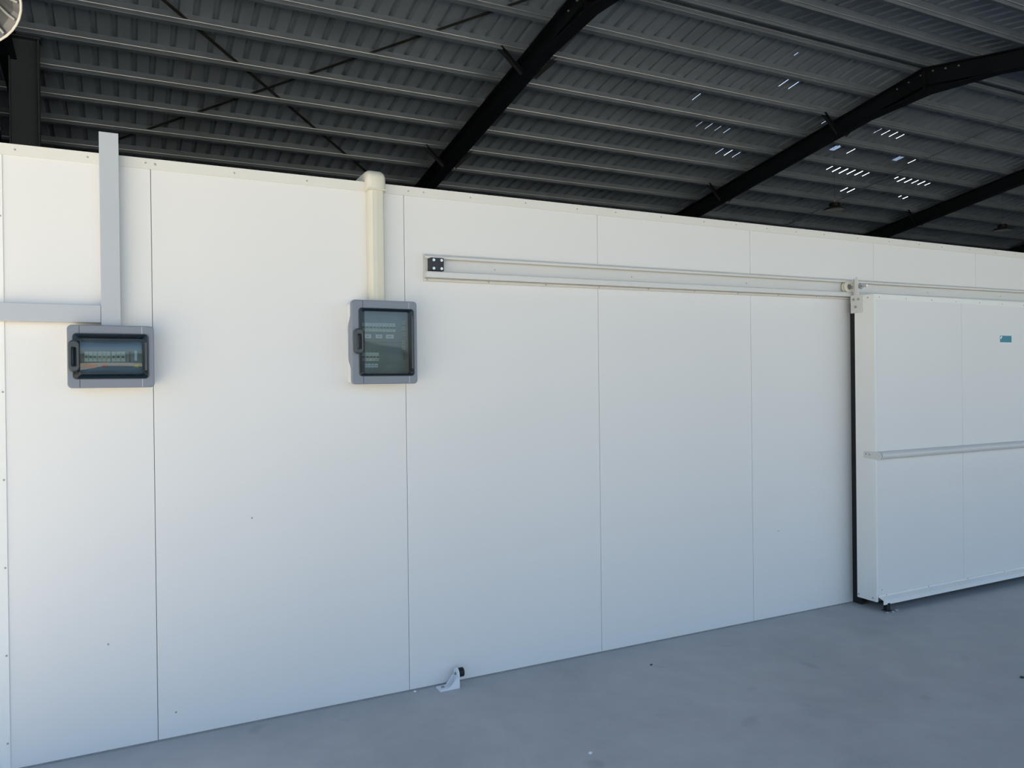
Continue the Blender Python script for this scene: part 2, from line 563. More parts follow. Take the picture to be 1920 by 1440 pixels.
bolt_mb = MB().cyl((0, 0, 0), (-1, 0, 0), 0.013, 0.014, 8)
for j, x in enumerate(RX):
    rf = rafter_mesh(x).build('rafter', 'rafter', ceiling)
    ORG[rf.name] = Vector((0, 0, 0))
    if x < 20:
        locs = []
        for s in (1, -1):
            for d in (0.10, 0.30, 0.50):
                y = YR + s * d
                locs.append((x - TW / 2, y, zb(y) - 0.07))
        pieces('bolt', bolt_mb, 'bolt', rf, locs)
    # fly braces from the rafter's bottom flange up to a purlin
    if x > 0:
        for y, side in [purl[2], purl[6], purl[10], (purl[17 + 1] if len(purl) > 18 else purl[-1])]:
            for sd in (-1, 1):
                if sd > 0 and x > 20:
                    continue
                a = Vector((x + sd * 0.09, y + 0.02, zb(y) - RD - 0.005))
                b = Vector((x + sd * 0.42, y + 0.02, zb(y) + 0.02))
                dvec = (b - a).normalized()
                wv = Vector((0, 1, 0)); tv = dvec.cross(wv)
                vs = []
                for p in (a, b):
                    for w_ in (-0.03, 0.03):
                        for t_ in (-0.004, 0.004):
                            vs.append(p + wv * w_ + tv * t_)
                fb = MB().add(vs, [(0, 1, 3, 2), (4, 6, 7, 5), (0, 4, 5, 1), (2, 3, 7, 6), (0, 2, 6, 4), (1, 5, 7, 3)])
                vs = []
                for p in (a, b):
                    for w_ in (0.022, 0.03):
                        for t_ in (-0.004, 0.05):
                            vs.append(p + wv * w_ + tv * t_ * -sd)
                fb.add(vs, [(0, 1, 3, 2), (4, 6, 7, 5), (0, 4, 5, 1), (2, 3, 7, 6), (0, 2, 6, 4), (1, 5, 7, 3)])
                fo = fb.build('fly_brace', 'rafter', rf)

# roof bracing straps (crossed) in the first bay and a bridging rod in the third


def slope_bar(name, pa, pb, up, w, t, material):
    (xa, ya), (xb, yb) = pa, pb
    a = Vector((xa, ya, zb(ya) + up)); b = Vector((xb, yb, zb(yb) + up))
    dv = (b - a).normalized(); nv = Vector((0, SN, CS)); sv = dv.cross(nv)
    vs = []
    for p in (a, b):
        for w_ in (-w / 2, w / 2):
            for t_ in (-t / 2, t / 2):
                vs.append(p + sv * w_ + nv * t_)
    return MB().add(vs, [(0, 1, 3, 2), (4, 6, 7, 5), (0, 4, 5, 1), (2, 3, 7, 6), (0, 2, 6, 4), (1, 5, 7, 3)]).build(name, material, ceiling)


slope_bar('bracing_strap', (-1.2, 10.42), (4.7, 3.90), 0.055, 0.045, 0.006, 'strap')
slope_bar('bracing_strap', (-1.2, 4.05), (4.7, 10.47), 0.045, 0.045, 0.006, 'strap')
slope_bar('bridging_rod', (13.95, 3.95), (13.95, 12.0), -0.02, 0.016, 0.016, 'purlin')

# ------------------------------------------------------------------ shed walls, with two unseen ones added to block light
def ribbed_wall(name, fixed, a, b, z0, ztop, axis):
    mb = MB()
    n = int(abs(b - a) / 0.25)
    st = (b - a) / n
    for k in range(n):
        t0 = a + k * st
        for (ta, da), (tb, db) in (((t0, 0), (t0 + st * .6, 0)), ((t0 + st * .6, 0), (t0 + st * .7, .03)), ((t0 + st * .7, .03), (t0 + st * .9, .03)), ((t0 + st * .9, .03), (t0 + st, 0))):
            if axis == 'y':
                vs = [(fixed - da, ta, z0), (fixed - db, tb, z0), (fixed - db, tb, ztop(tb)), (fixed - da, ta, ztop(ta))]
            else:
                vs = [(ta, fixed + da, z0), (tb, fixed + db, z0), (tb, fixed + db, ztop(tb)), (ta, fixed + da, ztop(ta))]
            mb.add(vs, [(0, 1, 2, 3)])
    return structure(mb.build(name, 'clad'))


ribbed_wall('wall_left', -1.715, 1.5, 12.62, 0.0, lambda y: zb(y) + PD + 0.044, 'y')
ribbed_wall('wall_gable_blocker', -1.715, -5.2, 1.5, 4.7, lambda y: zb(y) + PD + 0.044, 'y')  # unseen upper infill, added to keep light off the left roof
ribbed_wall('wall_side_blocker', -5.25, 20.0, 31.0, 0.0, lambda x: zb(-5.25) + PD, 'x')  # unseen front closure, added to cut light on the right
ribbed_wall('wall_rear', 12.55, -1.75, 31.0, 0.0, lambda x: zb(12.55) + PD, 'x')
ribbed_wall('wall_right', 31.0, -5.2, 12.5, 0.0, lambda y: zb(y) + PD, 'y')

# steel column under the end rafter
cx0, cx1, cy = -1.288, -0.983, 6.81
ct = thing('steel_column', 'dark grey steel column rising behind the left end of the white wall', 'column', ((cx0 + cx1) / 2, cy, 0))
ztopc = zb(cy) - 0.02
MB().box(cx0 + 0.012, cx1 - 0.012, cy + 0.01, cy + 0.02, 0, ztopc).build('web', 'column', ct)
MB().box(cx0, cx0 + 0.014, cy - 0.06, cy + 0.09, 0, ztopc).build('flange', 'column', ct, bevel=0.003)
MB().box(cx1 - 0.016, cx1, cy - 0.06, cy + 0.09, 0, ztopc).build('flange', 'column', ct, bevel=0.003)
MB().box(cx0 - 0.02, cx1 + 0.02, cy - 0.08, cy + 0.11, ztopc - 0.015, ztopc).build('cap_plate', 'column', ct)

# ------------------------------------------------------------------ cold-room wall
WT, WTRIM, XC, XE = 2.648, 2.600, -0.602, 10.8
wall = structure(MB().box(XC + 0.01, XE, 0.010, 0.10, 0.0, 2.64).build('wall_front', 'joint'))
joints = [XC + 0.02, 0.0, 1.2, 2.4, 3.6, 4.8, 6.0, 7.2, 8.4, 9.6, 10.8]
for a, b in zip(joints[:-1], joints[1:]):
    MB().box(a + 0.0012, b - 0.0012, 0.0, 0.0095, 0.005, 2.64).build('wall_panel', 'panel', wall, bevel=0.0009)
# room box behind: side and roof panels
MB().box(XC + 0.004, XC + 0.05, 0.1, 5.8, 0.0, 2.64).build('side_panel', 'panel', wall)
MB().box(XC + 0.004, XE, 0.1, 5.8, 2.56, 2.64).build('roof_panel', 'panel', wall)
# flashings
mbt = MB().prism([(-0.0035, WTRIM), (-0.0035, WT), (0.12, WT), (0.12, WT - 0.003), (-0.0005, WT - 0.003), (-0.0005, WTRIM)], XC - 0.002, XE, lambda u, v, t: (t, u, v))
mbt.build('top_flashing', 'flash_cream', wall)
MB().box(XC - 0.004, -0.566, -0.004, -0.0006, 0.0, WTRIM - 0.001).box(XC - 0.004, XC - 0.001, -0.004, 0.06, 0.0, WTRIM - 0.001).build('corner_flashing', 'flash', wall)
rv = MB().lathe((0, 0, 0), (0, -1, 0), [(0.0045, 0), (0.0042, 0.0012), (0.0025, 0.0024), (0.0004, 0.0028)], 8)
locs = []
x = -0.52
while x < 7.2:
    locs.append((x, -0.0035, 2.626 + random.uniform(-.004, .004)))
    x += random.choice((0.27, 0.31, 0.34))
locs += [(-0.02, -0.0035, 2.627), (0.018, -0.0035, 2.626), (1.225, -0.0035, 2.624)]
z = 0.12
while z < 2.5:
    locs.append((-0.575, -0.004, z)); z += 0.37
locs += [(0.42, 0.0, 0.98), (0.0755, 0.0, 0.118), (-0.196, 0.0, 0.475), (3.83, 0.0, 0.583)]
pieces('rivet', rv, 'rivet', wall, locs)
# stray screw heads and a bead of sealant at the foot of the wall
structure(MB().prism([(0, 0), (-0.007, 0), (0, 0.007)], XC, 4.54, lambda u, v, t: (t, u, v)).build('trim_1', 'joint'))

# ------------------------------------------------------------------ trunking
tv = thing('cable_trunking', 'tall pale grey upright cable trunking above the small switchboard, rising past the wall top', 'trunking', (-0.166, -0.03, 1.882))
MB().box(-0.204, -0.128, -0.006, -0.0005, 1.882, 2.645).build('trunking_back', 'trunk', tv)
MB().prism([(-0.204, -0.0062), (-0.204, -0.06), (-0.128, -0.06), (-0.128, -0.0062), (-0.131, -0.0062), (-0.131, -0.057), (-0.201, -0.057), (-0.201, -0.0062)],
           1.882, 2.728, lambda u, v, t: (u, v, t)).build('trunking_cover', 'trunk', tv, bevel=0.001)
MB().box(-0.202, -0.130, -0.058, -0.0065, 2.715, 2.727).build('end_cap', 'trunk', tv)
th = thing('cable_trunking', 'horizontal pale grey cable trunking left of the small switchboard', 'trunking', (-0.40, -0.025, 1.897))
MB().box(-0.604, -0.207, -0.006, -0.0042, 1.897, 1.972).build('trunking_back', 'trunk', th)
MB().prism([(1.897, -0.0062), (1.897, -0.05), (1.972, -0.05), (1.972, -0.0062), (1.969, -0.0062), (1.969, -0.047), (1.900, -0.047), (1.900, -0.0062)],
           -0.604, -0.2055, lambda u, v, t: (t, v, u)).build('trunking_cover', 'trunk', th, bevel=0.001)
MB().box(-0.603, -0.600, -0.048, -0.0065, 1.899, 1.970).build('end_cap', 'trunk', th)

# cream duct cover with rounded elbow over the wall
cr = thing('pipe_duct', 'cream ribbed duct cover running from the large switchboard over the wall top', 'duct', (1.038, -0.03, 2.03))


def duct_sec(x0, x1, d):
    return [(x0, -0.001), (x0, -d + 0.020), (x0 + 0.006, -d + 0.008), (x0 + 0.016, -d), (x1 - 0.024, -d), (x1 - 0.020, -d + 0.003), (x1 - 0.006, -d + 0.010), (x1, -d + 0.022), (x1, -0.001)]


MB().prism(duct_sec(0.998, 1.080, 0.062), 2.03, 2.612, lambda u, v, t: (u, v, t)).build('duct_cover', 'cream', cr)
MB().box(1.036, 1.066, -0.0632, -0.0618, 2.03, 2.60).build('duct_band', 'cream_dark', cr)
MB().box(1.0665, 1.0685, -0.0625, -0.058, 2.03, 2.60).build('duct_rib', 'cream', cr)
# elbow: section swept through 90 degrees from up to back
el = MB()
prof = [(0.990, 0.0), (0.990, 0.046), (0.998, 0.060), (1.010, 0.068), (1.066, 0.068), (1.079, 0.060), (1.087, 0.046), (1.087, 0.0)]
rows = [[(x_, -d_, 2.60) for x_, d_ in prof]]
for k in range(9):
    a = math.radians(90 * k / 8)
    rows.append([(x_, 0.012 - (d_ + 0.012) * math.cos(a), 2.655 + (max(d_ * 0.78, 0.0) ) * math.sin(a)) for x_, d_ in prof])
rows.append([(x_, 0.42, 2.655 + d_ * 0.78) for x_, d_ in prof])
n = len(prof)
el.add([p for r in rows for p in r], [(i * n + j, i * n + j + 1, (i + 1) * n + j + 1, (i + 1) * n + j) for i in range(len(rows) - 1) for j in range(n - 1)])
el.build('elbow', 'cream', cr, smooth=True)
MB().box(0.988, 1.089, -0.0695, -0.001, 2.597, 2.604).build('elbow_collar', 'cream', cr, bevel=0.003)


# ------------------------------------------------------------------ switchboards
def breakers(parent, x0, x1, n, z0, z1, y):
    w = (x1 - x0) / n
    body = MB().box(0.0006, w - 0.0006, -0.012, 0, 0, z1 - z0)
    body.box(0.001, w - 0.001, -0.020, -0.012, (z1 - z0) * .25, (z1 - z0) * .62)
    tog = MB().box(w * .22, w * .78, -0.028, -0.020, (z1 - z0) * .36, (z1 - z0) * .55)
    bs = pieces('breaker', body, 'breaker', parent, [(x0 + k * w, y, z0) for k in range(n)])
    for b in bs:
        me = None
    tm = None
    for k, b in enumerate(bs):
        o = pieces('toggle', tog, 'toggle', b, [(x0 + k * w, y, z0)])[0]
        if tm is None:
            tm = o.data
        else:
            old = o.data
            o.data = tm
            bpy.data.meshes.remove(old)


def card(parent, x0, x1, z0, z1, y, material='card', ink=True, name='name_card', label=None):
    c = MB().box(x0, x1, y - 0.001, y, z0, z1).build(name, material, parent, label=label)
    if ink:
        zc = (z0 + z1) / 2
        MB().box(x0 + (x1 - x0) * .3, x0 + (x1 - x0) * .7, y - 0.0014, y - 0.001, zc - 0.0016, zc + 0.0016).build('print', 'ink', c)
    return c


def switchboard(name, label, X0, X1, Z0, Z1, D, WX0, WX1, WZ0, WZ1, PX0, PX1, PZ0, PZ1, G0, G1, hz0, hz1, hx0, hx1, wave, bulge):
    t = thing(name, label, 'switchboard', ((X0 + X1) / 2, 0, Z0))
    ring(MB().box(X0 + 0.01, X1 - 0.01, -0.006, -0.0008, Z0 + 0.01, Z1 - 0.01), rrect(X0 + 0.006, X1 - 0.006, Z0 + 0.006, Z1 - 0.006, 0.014), rrect(X0 + 0.010, X1 - 0.010, Z0 + 0.010, Z1 - 0.010, 0.012),
         -D * 0.74, -0.0008, -0.0008).build('back_box', 'boxwhite', t)
    # cover frame
    zc = (Z0 + Z1) / 2

    def yb(x, z):
        if wave and x < (X0 + X1) / 2:
            k = max(0.0, min(1.0, (0.135 - abs(z - zc)) / 0.055))
            k = k * k * (3 - 2 * k)
            return -0.088 + 0.045 * k
        return -D * 0.5
    outer = []
    # subdivide the left side so that its rear edge can swell
    base = rrect(X0, X1, Z0, Z1, 0.018, 6)
    inner_b = rrect(WX0 + 0.012, WX1 - 0.012, WZ0 + 0.012, WZ1 - 0.012, 0.012, 6)
    inner = []
    for i in range(len(base)):
        a, b = base[i], base[(i + 1) % len(base)]
        c, d = inner_b[i], inner_b[(i + 1) % len(base)]
        m = 20 if (abs(a[0] - X0) < 1e-6 and abs(b[0] - X0) < 1e-6) else 1
        for k in range(m):
            outer.append((a[0] + (b[0] - a[0]) * k / m, a[1] + (b[1] - a[1]) * k / m))
            inner.append((c[0] + (d[0] - c[0]) * k / m, c[1] + (d[1] - c[1]) * k / m))
    fr = ring(MB(), outer, inner, -D, yb, -D * 0.6).build('cover_frame', 'boxgrey', t, bevel=0.004)
    for gx in (G0, G1):
        for za, zz in ((Z0 + 0.004, WZ0 - 0.002), (WZ1 + 0.002, Z1 - 0.004)):
            MB().box(gx - 0.0013, gx + 0.0013, -D - 0.0006, -D + 0.002, za, zz).build('frame_groove', 'boxline' if gx == G0 else 'trunk', fr)
    # inner plate
    pl = MB().box(WX0 - 0.004, WX1 + 0.004, -0.068, -0.062, WZ0 - 0.002, WZ1 + 0.002).build('inner_plate', 'plate', t)
    # transparent door: rim with rounded corners and a bowed pane
    ro = rrect(WX0, WX1, WZ0, WZ1, 0.014, 6)
    ri = rrect(PX0, PX1, PZ0, PZ1, 0.008, 6)
    rim = MB()
    nn = len(ro)
    vs = [(x_, -D - 0.004, z_) for x_, z_ in ro] + [(x_, -D - 0.012, z_) for x_, z_ in ri] + [(x_, -D + 0.004, z_) for x_, z_ in ro]
    fs = []
    for i in range(nn):
        j = (i + 1) % nn
        fs += [(i, j, nn + j, nn + i), (j, i, 2 * nn + i, 2 * nn + j)]
    rim.add(vs, fs)
    door = rim.build('window_door', 'glassrim', t)
    ol = MB()
    ol.tube([(x_, -D - 0.003, z_) for x_, z_ in ro], 0.0022, 6, True)
    ol.tube([(x_, -D - 0.012, z_) for x_, z_ in ri], 0.0015, 6, True)
    ol.build('window_seal', 'handle', door)
    # pane as a grid, bowed towards its upper edge
    g = MB()
    nx, nz = 16, 14
    vs = []
    for iz in range(nz + 1):
        v = iz / nz
        for ix in range(nx + 1):
            u = ix / nx
            bow = bulge * (1 - (2 * v - 1) ** 4) * (0.75 + 0.25 * (1 - (2 * u - 1) ** 2))
            vs.append((PX0 + (PX1 - PX0) * u, -D - 0.011 - bow, PZ0 + (PZ1 - PZ0) * v))
    g.add(vs, [(iz * (nx + 1) + ix, iz * (nx + 1) + ix + 1, (iz + 1) * (nx + 1) + ix + 1, (iz + 1) * (nx + 1) + ix) for iz in range(nz) for ix in range(nx)])
    g.build('window_pane', 'glass', door, smooth=True)
    # loop handle
    hx = (hx0 + hx1) / 2
    lo = rrect(hx0, hx1, hz0, hz1, (hx1 - hx0) * 0.42, 6)
    li = rrect(hx0 + 0.013, hx1 - 0.011, hz0 + 0.026, hz1 - 0.030, 0.004, 6)
    hd = MB()
    ring(hd, lo, li, -D - 0.03, -D - 0.001, -D - 0.004)
    hd.build('handle', 'handle', t, bevel=0.005)
    # hinge tongue on the right of the rim
    MB().box(WX1 - 0.014, WX1 - 0.004, -D - 0.009, -D - 0.001, WZ0 + 0.035, WZ1 - 0.035).build('hinge', 'boxline', door, bevel=0.001)
    return t


b1 = switchboard('switchboard', 'small landscape grey switchboard with smoked window, at the foot of the upright trunking', -0.333, 0.002, 1.612, 1.882, 0.10,
                 -0.311, -0.022, 1.652, 1.845, -0.284, -0.047, 1.674, 1.822, -0.287, -0.046, 1.682, 1.815, -0.328, -0.286, False, 0.010)
breakers(b1, -0.270, -0.221, 3, 1.726, 1.770, -0.068)
breakers(b1, -0.220, -0.169, 3, 1.726, 1.770, -0.068)
breakers(b1, -0.167, -0.112, 3, 1.726, 1.770, -0.068)
card(b1, -0.273, -0.222, 1.703, 1.713, -0.0685, 'red', False, 'red_label', 'long red warning label')
card(b1, -0.203, -0.187, 1.703, 1.714, -0.0685, 'red', False, 'red_label', 'short red label')
card(b1, -0.077, -0.060, 1.700, 1.713, -0.0685, 'yellow', False, 'yellow_label', 'yellow label')
card(b1, -0.076, -0.066, 1.731, 1.775, -0.0685, 'card', False, 'spec_sticker')
MB().box(-0.098, -0.092, -0.0692, -0.0682, 1.725, 1.772).build('plate_slot', 'boxline', b1)

b2 = switchboard('switchboard', 'tall portrait grey switchboard with smoked window, below the cream duct', 0.885, 1.222, 1.614, 2.032, 0.12,
                 0.920, 1.203, 1.655, 1.991, 0.944, 1.169, 1.667, 1.976, 0.940, 1.179, 1.764, 1.888, 0.892, 0.936, True, 0.0012)
breakers(b2, 0.945, 1.121, 10, 1.878, 1.922, -0.068)
breakers(b2, 0.943, 1.032, 5, 1.730, 1.773, -0.068)
for xa, xb in ((0.962, 0.996), (1.020, 1.054), (1.073, 1.114)):
    card(b2, xa, xb, 1.845, 1.865, -0.0685)
for xa, xb in ((0.960, 0.974), (0.977, 0.991), (0.994, 1.010), (1.013, 1.029)):
    card(b2, xa, xb, 1.698, 1.717, -0.0685)
MB().box(0.925, 1.198, -0.0690, -0.0682, 1.8235, 1.8255).build('plate_seam', 'boxline', b2)
for k, zz in enumerate((1.93, 1.90, 1.87, 1.83, 1.80)):
    card(b2, 1.158, 1.176, zz - 0.012, zz + 0.008, -0.0685, 'trunk', True, 'side_card')
MB().box(1.166, 1.170, -0.0695, -0.0682, 1.735, 1.775).build('side_slot', 'toggle', b2)

# ------------------------------------------------------------------ sliding-door track
RS = 0.0065


def rail_z(x):
    return RS * (x - 1.3)


def rail_prism(poly, x0, x1):
    return MB().prism(poly, x0, x1, lambda u, v, t: (t, u, v + rail_z(t)))


rail = thing('door_track', 'long white aluminium sliding-door track fixed along the wall', 'track', (1.302, 0, 2.156))
rail_prism([(-0.0005, 2.156), (-0.006, 2.156), (-0.006, 2.303), (-0.0005, 2.303)], 1.302, 7.35).build('back_plate', 'alu', rail)
rail_prism([(-0.0062, 2.2985), (-0.009, 2.2985), (-0.030, 2.286), (-0.030, 2.274), (-0.027, 2.274), (-0.027, 2.283), (-0.0062, 2.291)], 1.303, 7.35).build('top_hood', 'alu', rail)
rail_prism([(-0.0062, 2.172), (-0.0062, 2.196), (-0.014, 2.204), (-0.046, 2.204), (-0.050, 2.200), (-0.050, 2.172)], 1.306, 7.35).build('running_rail', 'alu', rail)
rail_prism([(-0.0062, 2.157), (-0.0062, 2.169), (-0.012, 2.169), (-0.012, 2.157)], 1.303, 7.35).build('bottom_flange', 'alu', rail)
pieces('rivet', rv, 'rivet', rail, [(1.312, -0.0095, 2.294)] + [(1.32 + k * 0.36, -0.012, 2.163 + rail_z(1.32 + k * .36)) for k in range(9)] +
       [(1.72 + k * 0.92, -0.006, 2.235 + rail_z(1.72 + k * .92)) for k in range(6)] + [(3.25, -0.0095, 2.294 + rail_z(3.25))])
es = thing('track_end_stop', 'black square end stop with four bolts inside the left end of the door track', 'end stop', (1.36, -0.03, 2.21))
MB().box(1.325, 1.402, -0.052, -0.0065, 2.207, 2.276).build('block', 'black', es, bevel=0.004)
bm = MB().cyl((0, 0, 0), (0, -1, 0), 0.0075, 0.004, 14)
bm.cyl((0, -0.004, 0), (0, -1, 0), 0.005, 0.002, 6)
pieces('bolt', bm, 'bolt', es, [(xx, -0.052, zz) for xx in (1.343, 1.387) for zz in (2.219, 2.263)])

# ------------------------------------------------------------------ sliding door
DX0, DX1, DY0, DY1, DZ0, DZ1 = 4.505, 7.05, -0.230, -0.074, 0.063, 2.192
dr = thing('sliding_door', 'big white insulated sliding cold-room door hanging at the right end of the track', 'door', ((DX0 + DX1) / 2, -0.14, 0))
MB().box(DX0 + 0.002, DX1, DY0 + 0.008, DY1, DZ0 + 0.002, DZ1 - 0.002).build('door_core', 'joint', dr)
for a, b in ((DX0 + 0.003, 5.463), (5.465, 6.42), (6.4225, DX1)):
    MB().box(a, b, DY0, DY0 + 0.0078, DZ0 + 0.03, DZ1 - 0.003).build('door_panel', 'panel', dr, bevel=0.0008)
MB().prism([(DX0, DY1), (DX0, DY0 - 0.0015), (DX0 + 0.016, DY0 - 0.0015), (DX0 + 0.016, DY0 - 0.0003), (DX0 + 0.0015, DY0 - 0.0003), (DX0 + 0.0015, DY1)], DZ0, DZ1,
           lambda u, v, t: (u, v, t)).build('edge_flashing', 'flash', dr)
MB().box(DX0 + 0.016, DX1, DY0 - 0.0014, DY0 - 0.0003, DZ1 - 0.035, DZ1).box(DX0 + 0.002, DX1, DY0 - 0.0014, DY1, DZ1, DZ1 + 0.0015).build('top_flashing', 'flash', dr)
MB().prism([(DY0 - 0.0004, 0.108), (DY0 - 0.005, 0.108), (DY0 - 0.005, 0.096), (DY0 - 0.042, 0.080), (DY0 - 0.042, 0.050), (DY0 - 0.039, 0.050), (DY0 - 0.039, 0.078), (DY0 - 0.0004, 0.093)],
           DX0 + 0.020, DX1, lambda u, v, t: (t, u, v)).build('bottom_skirt', 'flash', dr)
MB().box(4.548, 4.60, DY1 + 0.0005, -0.0008, 0.002, 2.150).build('gasket', 'rubber', dr)
MB().box(4.552, 4.556, DY1 + 0.002, -0.002, 0.002, 2.150).build('gasket_lip', 'black', dr)
MB().box(DX0 + 0.09, DX1, DY0 + 0.05, DY1 - 0.04, 0.030, DZ0 + 0.001).build('bottom_seal', 'rubber', dr)
# bumper bar
bb = thing_part = MB()
bar = MB()
nseg = 14
prof = [(-0.0004, -0.027)] + [(-0.012 - 0.030 * math.cos(math.radians(a)) , 0.027 * math.sin(math.radians(a))) for a in range(-90, 91, 15)] + [(-0.0004, 0.027)]
bar.prism([(DY0 - 0.0006 + u, 1.075 + v) for u, v in prof], 4.527, DX1, lambda u, v, t: (t, u, v))
bar_o = bar.build('bumper_bar', 'alu', dr, smooth=True)
MB().prism([(DY0 + 0.088, 1.10), (DY0 + 0.090, 1.056), (DY0 - 0.03, 1.047), (DY0 - 0.048, 1.055), (DY0 - 0.056, 1.074), (DY0 - 0.048, 1.094), (DY0 - 0.03, 1.103)], DX0 - 0.006, DX0 - 0.0005,
           lambda u, v, t: (t, u, v)).build('bar_bracket', 'alu', dr, bevel=0.001)
rx = MB().lathe((0, 0, 0), (-1, 0, 0), [(0.006, 0), (0.0055, 0.002), (0.003, 0.0035), (0.0004, 0.004)], 10)
pieces('bolt', rx, 'rivet', dr, [(DX0 - 0.006, DY0 + 0.068, 1.083), (DX0 - 0.006, DY0 + 0.040, 1.080), (DX0 - 0.0003, -0.183, 2.172), (DX0 - 0.0003, -0.20, 0.085), (DX0 - 0.0003, -0.085, 0.085)])
pieces('rivet', rv, 'rivet', dr, [(4.56 + k * 0.28, DY0 - 0.0014, 2.172) for k in range(9)] + [(4.60 + k * 0.45, DY0 - 0.005, 0.102) for k in range(6)] + [(4.56, DY0 - 0.0003, 0.142)])
# floor guide stub under the door
fg = thing('floor_guide', 'short black guide post standing on the floor under the sliding door corner', 'guide', (4.575, -0.262, 0))
MB().box(4.558, 4.592, -0.272, -0.240, 0.006, 0.060).build('post', 'rubber', fg, bevel=0.003)
MB().box(4.548, 4.602, -0.280, -0.232, 0.0, 0.006).build('foot_plate', 'strap', fg, bevel=0.002)

# roller hanger
hg = thing('roller_hanger', 'white roller hanger with cream wheel carrying the sliding door on its track', 'roller', (4.505, -0.09, 2.07))
MB().box(DX0 - 0.0075, DX0 - 0.0015, -0.140, -0.046, 2.072, 2.200).build('plate', 'alu', hg, bevel=0.002)
pieces('bolt', MB().cyl((0, 0, 0), (-1, 0, 0), 0.0095, 0.005, 12).cyl((-0.005, 0, 0), (-1, 0, 0), 0.005, 0.002, 6), 'rivet', hg,
       [(DX0 - 0.0075, -0.073, 2.168), (DX0 - 0.0075, -0.113, 2.167), (DX0 - 0.0075, -0.089, 2.115)])
MB().prism([(-0.074, 2.198), (-0.072, 2.312), (-0.096, 2.326), (-0.104, 2.318), (-0.115, 2.198)], DX0 - 0.006, DX0 + 0.002, lambda u, v, t: (t, u, v)).build('arm', 'alu', hg, bevel=0.001)
MB().box(DX0 - 0.006, DX0 + 0.035, -0.078, -0.070, 2.200, 2.312).build('gusset', 'alu', hg, bevel=0.001)
whc = (DX0 - 0.016, -0.028, 2.262)
MB().lathe((whc[0], -0.012, whc[2]), (0, -1, 0), [(0.020, 0), (0.040, 0), (0.043, 0.003), (0.043, 0.009), (0.038, 0.013), (0.038, 0.019), (0.043, 0.023), (0.043, 0.029), (0.040, 0.032), (0.020, 0.032)], 36, True).build('wheel', 'nylon', hg, smooth=True)
MB().cyl((whc[0], -0.010, whc[2]), (0, -1, 0), 0.0205, 0.036, 24).build('bearing', 'hub', hg, bevel=0.001)
MB().cyl((DX0 + 0.010, -0.046, 2.258), (0, -1, 0), 0.008, 0.125, 14).build('axle_bolt', 'bolt', hg, smooth=True)
MB().cyl((DX0 + 0.010, -0.1155, 2.258), (0, -1, 0), 0.019, 0.013, 6).build('nut', 'hub', hg)

# sticker with a small white emblem
stk = thing('sticker', 'small teal sticker with a white corner mark on the sliding door', 'sticker', (6.005, DY0 - 0.001, 1.874))
MB().box(5.926, 6.083, DY0 - 0.0009, DY0 - 0.0002, 1.872, 1.932).build('border', 'card', stk)
MB().box(5.930, 6.079, DY0 - 0.0014, DY0 - 0.0009, 1.876, 1.928).build('print', 'teal', stk)
MB().box(5.938, 5.957, DY0 - 0.0019, DY0 - 0.0014, 1.912, 1.923).box(5.934, 5.948, DY0 - 0.0019, DY0 - 0.0014, 1.902, 1.912).build('mark', 'card', stk)

# ------------------------------------------------------------------ floor door stop
ds = thing('door_stop', 'white angled floor bracket with black rubber buffer at the foot of the wall', 'door stop', (1.39, -0.06, 0))
MB().box(1.335, 1.447, -0.092, -0.028, 0.0, 0.010).build('base_plate', 'stop_white', ds, bevel=0.0015)
MB().prism([(-0.092, 0.010), (-0.092, 0.062)] + [(-0.06 - 0.032 * math.cos(math.radians(a)), 0.066 + 0.034 * math.sin(math.radians(a))) for a in range(0, 181, 20)] + [(-0.028, 0.062), (-0.028, 0.010)],
           1.437, 1.447, lambda u, v, t: (t, u, v)).build('upright', 'stop_white', ds, bevel=0.0015)
for yy in (-0.092, -0.036):
    MB().prism([(1.392, 0.010), (1.4365, 0.010), (1.4365, 0.062)], yy, yy + 0.008, lambda u, v, t: (u, t, v)).build('gusset', 'stop_white', ds)
MB().cyl((1.4475, -0.06, 0.072), (1, 0, 0), 0.024, 0.032, 24).build('buffer', 'rubber', ds, bevel=0.003)
MB().cyl((1.4365, -0.06, 0.070), (-1, 0, 0), 0.008, 0.006, 6).build('bolt', 'hub', ds)
MB().cyl((1.362, -0.06, 0.010), (0, 0, 1), 0.009, 0.006, 6).build('bolt', 'hub', ds)

